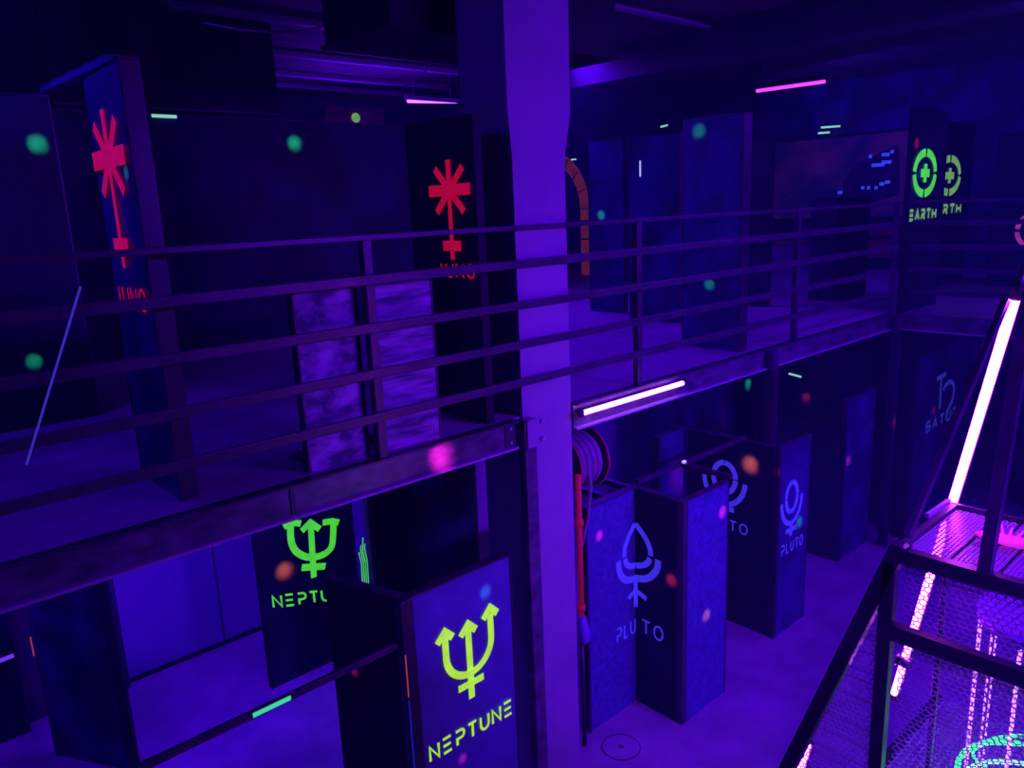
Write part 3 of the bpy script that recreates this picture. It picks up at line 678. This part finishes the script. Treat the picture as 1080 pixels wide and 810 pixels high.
for px0, py0, px1, py1, lb in ((866, 134.5, 886, 133, 'bright pale glint bar high on the space mural wall'), (863, 140.5, 875, 139.5, 'dim small glint bar just above the top frame of the space mural')):
    a, b = on_x(px0, py0, 12.2), on_x(px1, py1, 12.2)
    t_ = thing('glint_bar', lb, 'light', (12.25, (a.y+b.y)/2, a.z), 'glint bars on the mural wall')
    MB().bar(a, b, .02, .026).build('glow_bar', M['glint'], t_)  # glint on the wall built as a glowing bar, lamp body added
    MB().bar(a+Vector((.055, 0, .0)), b+Vector((.055, 0, .0)), .03, .05).build('dark_backing', M['black'], t_)

for pts, ax, c_, lb in ((((603, 75.5), (630, 77.5)), 'y', 9.0, 'row of small white glints under the dark ceiling right of the column'), (((696, 134), (704, 132)), 'x', 9.5, 'tiny pale glint bar above the second blue mural screen'), (((602, 168.5), (607.5, 168)), 'x', 9.85, 'tiny pale glint bar above the arched portal')):
    f = on_y if ax == 'y' else on_x
    a, b = f(*pts[0], c_), f(*pts[1], c_)
    t_ = thing('glint_bar', lb, 'light', (a+b)/2, 'small glint bars')
    n = 4 if ax == 'y' else 1
    for k in range(n): MB().bar(a+(b-a)*((k+.1)/n), a+(b-a)*((k+.8)/n if n > 1 else 1), .02, .02).build('glow_bar', M['glint'], t_)  # small glints of light built as glowing bars, hangers added
    o_ = Vector((0, .03, 0)) if ax == 'y' else Vector((.03, 0, 0))
    MB().bar(a+o_, b+o_, .035, .04).build('dark_backing', M['black'], t_)
    for q_ in (a, b): MB().cyl(q_+o_, (q_.x+o_.x, q_.y+o_.y, 5.26), .004, n=6).build('hanger', M['black'], t_)  # hangers added for the glint bars

# slanting laser beam at far left
a, b = on_y(85, 302, 3.0), on_y(28, 490, 3.0)
tag(MB().cyl(a, b, .004, n=8).build('laser_beam', M['laser']), 'thin pale violet laser beam slanting across the railing at far left', 'laser beam')

# ================================================================== MESH TOWER AT THE RIGHT
TW = thing('mesh_tower', 'black steel tower frame with wire mesh panels and a mesh landing at right', 'tower', (2.77, .4, 0))
X0, X1, Y0, Y1 = 2.5, 3.04, -.6, .93
def hexgrid(f, ins, u0, u1, v0, v1, s, w, sx=1., t=.0012, kind='hex'):
    """wire mesh of hexagon cells of side s; f carries (u,v,offset) to space; ins keeps cells inside"""
    mb = MB(); seen = set()
    dx, dy = s*math.sqrt(3)*sx, s*1.5
    rows, cols = int((v1-v0)/dy)+2, int((u1-u0)/dx)+2
    def strut(a, b):
        key = tuple(sorted(((round(a[0], 4), round(a[1], 4)), (round(b[0], 4), round(b[1], 4)))))
        if key in seen: return
        seen.add(key)
        if not (ins(*a) and ins(*b)): return
        d = Vector((b[0]-a[0], b[1]-a[1])); n = Vector((-d.y, d.x)).normalized()*w/2
        q = [mb.bm.verts.new(f(a[0]+n.x, a[1]+n.y, -t)), mb.bm.verts.new(f(b[0]+n.x, b[1]+n.y, -t)), mb.bm.verts.new(f(b[0]-n.x, b[1]-n.y, -t)), mb.bm.verts.new(f(a[0]-n.x, a[1]-n.y, -t))]
        q2 = [mb.bm.verts.new(f(a[0]+n.x, a[1]+n.y, t)), mb.bm.verts.new(f(b[0]+n.x, b[1]+n.y, t)), mb.bm.verts.new(f(b[0]-n.x, b[1]-n.y, t)), mb.bm.verts.new(f(a[0]-n.x, a[1]-n.y, t))]
        mb.bm.faces.new(q); mb.bm.faces.new(q2[::-1]); mb.bm.faces.new((q[0], q2[0], q2[1], q[1])); mb.bm.faces.new((q[2], q2[2], q2[3], q[3]))
    for i in range(rows):
        for j in range(cols):
            cx, cy = u0+dx*(j+.5*(i % 2)), v0+dy*i
            P = [(cx+s*sx*math.cos(math.radians(30+60*k)), cy+s*math.sin(math.radians(30+60*k))) for k in range(6)]
            for k in range(6): strut(P[k], P[(k+1) % 6])
    return mb
mesh_m = mottled('galvanised_wire', (.42, .36, .50), (.58, .48, .64), 9, .35)
fx = lambda x: (lambda u, v, o: Vector((x+o, u, v)))
fz = lambda z: (lambda u, v, o: Vector((u, v, z+o)))
def leg_y(z): return .91+(2.42-z)*.34
hexgrid(fz(DECK-.02), lambda u, v: X0+.02 < u < X1-.02 and Y0 < v < Y1-.01, X0, X1, Y0, Y1, .0085, .0062, 1.15).build('landing_mesh', mesh_m, TW)
hexgrid(fx(X0+.01), lambda u, v: .0 < u < .90 and 2.13 < v < 2.38, 0, .92, 2.1, 2.4, .011, .0032, 1.25).build('mesh_panel', mesh_m, TW)
hexgrid(fx(X0+.01), lambda u, v: .0 < u < .90 and .9 < v < 2.07, 0, .92, .9, 2.1, .011, .0032, 1.25).build('mesh_panel', mesh_m, TW)
hexgrid(fx(X0+.01), lambda u, v: .955 < u < leg_y(v)-.02 and .9 < v < 2.38, .93, 1.45, .9, 2.4, .0125, .0034, 1.0).build('mesh_panel', mesh_m, TW)
hexgrid(fx(X1-.02), lambda u, v: .0 < u < .95 and .9 < v < 2.38, 0, .95, .9, 2.4, .014, .0034, 1.2).build('mesh_panel', mesh_m, TW)
D_ = M['darksteel']
MB().bar((X0, Y0, DECK-.02), (X0, Y1+.01, DECK-.02), .03, .05).build('front_bar', D_, TW)
MB().bar((X1, Y0, DECK-.02), (X1, Y1+.01, DECK-.02), .012, .03).build('back_bar', M['steel'], TW)
MB().bar((X0, Y1, DECK-.02), (X1, Y1, DECK-.02), .02, .03).build('side_bar', M['steel'], TW)
MB().bar((X0, Y0, 2.10), (X0, Y1, 2.10), .03, .055).build('middle_bar', D_, TW)
for x in (X0, X1): MB().bar((x, .94, 0), (x, .94, DECK-.045), .045 if x == X0 else .02, .045 if x == X0 else .02).build('leg', D_, TW)
MB().bar((X0, .665, DECK), (X0, .612, 3.45), .034, .034).build('upright', M['steel'], TW)
MB().bar((X0, leg_y(0), 0), (X0, leg_y(2.42), 2.42), .045, .05).build('slanted_leg', D_, TW)
MB().bar((X0+.07, leg_y(2.42)+.01, 2.42), (X0+.57, .835, 3.16), .018, .024).build('slanted_brace', M['steel'], TW)
MB().bar((X0+.34, .955, 2.40), (X1+.0, .95, 2.40), .012, .014).build('kick_plate', M['purlin'], TW)
# floor under the tower: lower shelf of mesh
hexgrid(fz(1.0), lambda u, v: X0 < u < X1+.9 and -.2 < v < 1.2, X0, X1+.9, -.2, 1.2, .02, .008, 1.1).build('lower_mesh', mesh_m, TW)
for y in (-.2, 1.2): MB().bar((X0, y, .99), (X1+.9, y, .99), .03, .03).build('shelf_bar', D_, TW)

# long LED tube leaning behind the landing, and its lower neighbour
a, b = Vector((3.10, .818, 3.16)), Vector((3.10, 1.115, 1.47))
LT = thing('led_tube', 'long dazzling white-violet LED tube leaning through the mesh landing at right', 'light', (3.10, 1.0, 1.4), 'LED tubes')
MB().cyl(a, b, .018, .013, n=14).build('tube', M['tube_violet'], LT)
c_ = a+(b-a)*.90
MB().bar(c_-(b-a)*.012, c_+(b-a)*.012, .05, .05).build('clamp', M['darksteel'], LT)
d = (b-a).normalized()
MB().cyl(a-d*.11, a, .008, .018, n=12).build('end_cap', M['steel'], LT)
MB().bar(a-d*.1+Vector((.032, 0, 0)), b+d*.05+Vector((.032, 0, 0)), .02, .03).build('mounting_strip', M['darksteel'], LT)
a, b = on_x(852, 786, 3.04), on_x(838, 830, 3.04)
LT2 = thing('led_tube', 'short white-violet LED tube low in the mesh tower beside its slanted leg', 'light', (3.04, b.y, b.z), 'LED tubes')
MB().cyl(a, b, .014, n=12).build('tube', M['tube_violet'], LT2)
MB().bar(a+Vector((.03, 0, 0)), b+Vector((.03, 0, 0)), .02, .03).build('mounting_strip', M['darksteel'], LT2)

# pink glowing rubber ornament on the landing
zt = DECK-.005
PO = thing('claw_ornament', 'hot pink glowing claw-shaped ornament lying on the mesh landing', 'ornament', on_z(1056, 572, zt))
def Lz(px, py, h=0.): p = on_z(px, py, zt); return Vector((p.x, p.y, zt+h))
for nm, dy, r0 in (('upper_strand', -3.5, .007), ('middle_strand', 0, .009), ('lower_strand', 3.5, .007)):
    MB().path([Lz(1027, 565, .008), Lz(1035, 566+dy*.5, .011), Lz(1046, 569+dy, .013), Lz(1060, 573.5+dy, .014), Lz(1076, 577+dy, .014), Lz(1094, 580+dy, .012)], [.004, r0*.8, r0, r0*1.15, r0*1.2, r0*.8], 10).build(nm, M['pinkglow'], PO)
for p, q_ in (((1057, 569), (1056, 561)), ((1064, 571), (1067, 564)), ((1070, 574), (1080, 567))):
    MB().path([Lz(*p, .014), (Lz(*p, .016)+Lz(*q_, .024))/2, Lz(*q_, .026)], [.005, .0045, .003], 8).build('spike', M['pinkglow'], PO)

# LED lantern inside the tower
cx, cy, R0 = 3.24, .60, .27
LN = thing('led_lantern', 'drum lantern with hanging LED strands and green neon rings inside the mesh tower', 'lantern', (cx, cy, 1.0))
MB().cyl((cx, cy, 1.93), (cx, cy, 1.96), R0, n=40).build('crown_disc', M['drum'], LN)
MB().cyl((cx, cy, 1.0), (cx, cy, 1.93), .03, n=12).build('pole', M['darksteel'], LN)
for k in range(14):
    t_ = 2*PI*k/14+.2; x, y = cx+(R0-.012)*math.cos(t_), cy+(R0-.012)*math.sin(t_); mb = MB()
    for i in range(40): mb.cyl((x, y, 1.915-.0225*i), (x, y, 1.897-.0225*i), .0036, n=6)
    mb.build('led_strand', M['bead'], LN)
def ring(z, r, rr, tilt_=0.):
    return MB().path([(cx+r*math.cos(2*PI*i/48), cy+r*math.sin(2*PI*i/48), z+tilt_*math.cos(2*PI*i/48+2)) for i in range(48)], rr, 8, True)
ring(1.22, .28, .011).build('neon_ring', M['neon'], LN, 'green neon ring')
ring(1.15, .27, .010, .02).build('neon_ring', M['neonpale'], LN, 'pale green neon ring')
ring(1.36, .23, .007, .08).build('neon_ring', M['neon'], LN, 'thin tilted green neon ring')
for ang, z in ((3.4, 1.74), (3.9, 1.62)):
    x, y = cx+.2*math.cos(ang), cy+.2*math.sin(ang)
    MB().prism([(x, y+.05, z), (x-.01, y-.02, z+.045), (x-.01, y-.10, z+.02), (x, y-.07, z-.05), (x, y+.02, z-.03)], (.012, 0, 0)).build('pale_shard', M['neonpale'], LN, 'pale green shard')

# ================================================================== LIGHT
w = bpy.data.worlds.new('world'); bpy.context.scene.world = w; w.use_nodes = True
w.node_tree.nodes['Background'].inputs[0].default_value = (.03, .004, .5, 1)
w.node_tree.nodes['Background'].inputs[1].default_value = .05
vs = w.node_tree.nodes.new('ShaderNodeVolumeScatter')            # thin haze in the hall
vs.inputs['Color'].default_value = (.25, .25, 1, 1); vs.inputs['Density'].default_value = .012; vs.inputs['Anisotropy'].default_value = .2
w.node_tree.links.new(vs.outputs[0], w.node_tree.nodes['World Output'].inputs['Volume'])
def area(name, loc, target, sx, sy, col, watts, spread=180):
    l = bpy.data.lights.new(name, 'AREA'); l.shape = 'RECTANGLE'; l.size = sx; l.size_y = sy; l.color = col; l.energy = watts; l.spread = math.radians(spread)
    o = bpy.data.objects.new(name, l); C.objects.link(o); o.location = loc
    o.rotation_euler = (Vector(target)-Vector(loc)).to_track_quat('-Z', 'Y').to_euler(); return o
UV = (.115, .001, 1.0)
UB = (.065, .001, 1.0)
# unseen area lamps for the blacklight, some added as plain fill: above and behind the photographer, over the mezzanine, below it
area('unseen_hall_light', (4.4, -2.2, 4.2), (4.0, 3.6, 1.4), 1.6, .3, UV, 135, 90)
area('unseen_hall_light', (7.2, .8, 4.6), (6.6, 4.2, 2.0), 1.2, .3, UV, 62)
area('added_stair_fill', (1.0, -.5, 4.6), (2.7, .7, 1.7), .8, .2, (.14, .004, 1.0), 13, 50)  # added fill that brightens the mesh wires, no fixture there
area('unseen_side_light', (-1.2, 2.3, 2.9), (1.0, 3.5, 2.8), .8, .2, UB, 5)
area('unseen_deck_light', (.2, 4.4, 5.2), (.6, 4.2, 2.4), 1.2, .4, UB, 30)
area('unseen_deck_light', (6.8, 6.4, 5.2), (6.8, 5.4, 2.4), 1.5, .5, UV, 85, 130)
area('unseen_deck_light', (3.9, 4.6, 4.4), (5.6, 4.5, 3.0), 1.0, .3, UB, 15, 150)  # added fill for the left faces of the mural screens
area('unseen_deck_light', (10.0, 5.0, 4.9), (12, 4.6, 3.0), 1.2, .4, UB, 30)
area('unseen_deck_light', (5.6, 8.6, 4.4), (5.2, 8.0, 5.4), 1.2, .3, UV, 30)  # added, aimed up to brighten the ceiling purlins
area('unseen_under_light', (5.0, 4.7, 2.3), (5.0, 4.6, 0), 1.2, .3, UB, 20)
area('unseen_under_light', (4.2, 4.9, 2.2), (4.6, 6.2, 1.2), 1.0, .2, UB, 10)  # added fill for the wall behind the hose reel
area('unseen_under_light', (-.2, 4.9, 2.2), (.5, 5.5, .6), .8, .2, UB, 16)
area('unseen_under_light', (8.6, 1.0, 2.2), (8.6, 2.0, 0.6), 1.2, .3, UB, 16)
area('unseen_under_light', (1.75, 4.9, 2.3), (1.7, 5.2, 0), 1.2, .3, (.085, .001, 1), 29, 135)

# star projector spots on the screens: narrow spot lamps
def dot(P, n, col, rad, watts):
    P, n = Vector(P), Vector(n).normalized(); D = .32
    l = bpy.data.lights.new('light_dot', 'SPOT'); l.color = col; l.energy = watts; l.spot_size = 2*math.atan(rad/D); l.spot_blend = 1.0; l.shadow_soft_size = .3*rad
    o = bpy.data.objects.new('light_dot', l); C.objects.link(o); o.location = P+n*D
    o.rotation_euler = (-n).to_track_quat('-Z', 'Y').to_euler()
GRN, RED, PNK, CYN, ORG = (.02, 1, .35), (1, .03, .06), (1, .02, .35), (.05, .6, 1), (1, .16, .06)
NY, NX = (0, -1, .25), (-1, 0, .25)
DOTS = [('y', 5.2, 40, 152, GRN, 11, 120), ('y', 6.8, 311, 151, GRN, 9, 200), ('x', 5.2, 737, 138, GRN, 9, 60), ('x', 6.45, 634, 227, GRN, 6, 60), ('x', 5.2, 748, 300, GRN, 7, 60),
        ('y', 5.2, 36, 381, GRN, 9, 100), ('y', 5.0, 789, 405, GRN, 7, 110), ('y', 2.9, 843, 551, GRN, 8, 40), ('x', 1.01, 133, 182, GRN, 9, 30), ('y', 3.05, 512, 624, CYN, 9, 14),
        ('y', 5.28, 300, 602, ORG, 11, 250), ('y', 2.9, 819, 499, PNK, 7, 110), ('y', 3.19, 632, 565, PNK, 7, 70), ('x', 3.95, 708, 612, RED, 8, 160),
        ('y', 2.79, 762, 540, PNK, 8, 80), ('y', 2.79, 745, 649, ORG, 8, 60), ('x', 5.37, 791, 490, ORG, 11, 220), ('y', 3.16, 895, 486, PNK, 7, 40), ('y', 3.16, 926, 443, RED, 6, 30),
        ('x', 7.9, 850, 419, RED, 6, 60), ('y', 2.85, 958, 444, PNK, 7, 60), ('y', 3.0, 967, 151, RED, 7, 130), ('y', 2.85, 985, 432, RED, 6, 30), ('y', 3.05, 488, 800, PNK, 7, 30), ('x', 1.86, 378, 707, PNK, 7, 90)]
for ax, c_, px, py, col, r_, wt in DOTS:
    P = on_y(px, py, c_) if ax == 'y' else on_x(px, py, c_)
    dep = (P-EYE).dot(fw); dot(P, NY if ax == 'y' else NX, col, r_*dep/FPX*1.0, wt*(.17 if col is GRN else .3))
P = on_y(465, 481, EDGE); dot(P, (-.3, -1, .3), (1, .02, .6), .09, 30)  # added lamp imitating the LED's pink highlight on the beam
sc = bpy.context.scene
sc.view_settings.view_transform = 'Standard'; sc.view_settings.look = 'None'
sc.view_settings.exposure = 0; sc.view_settings.gamma = 1
sc.view_settings.use_curve_mapping = False
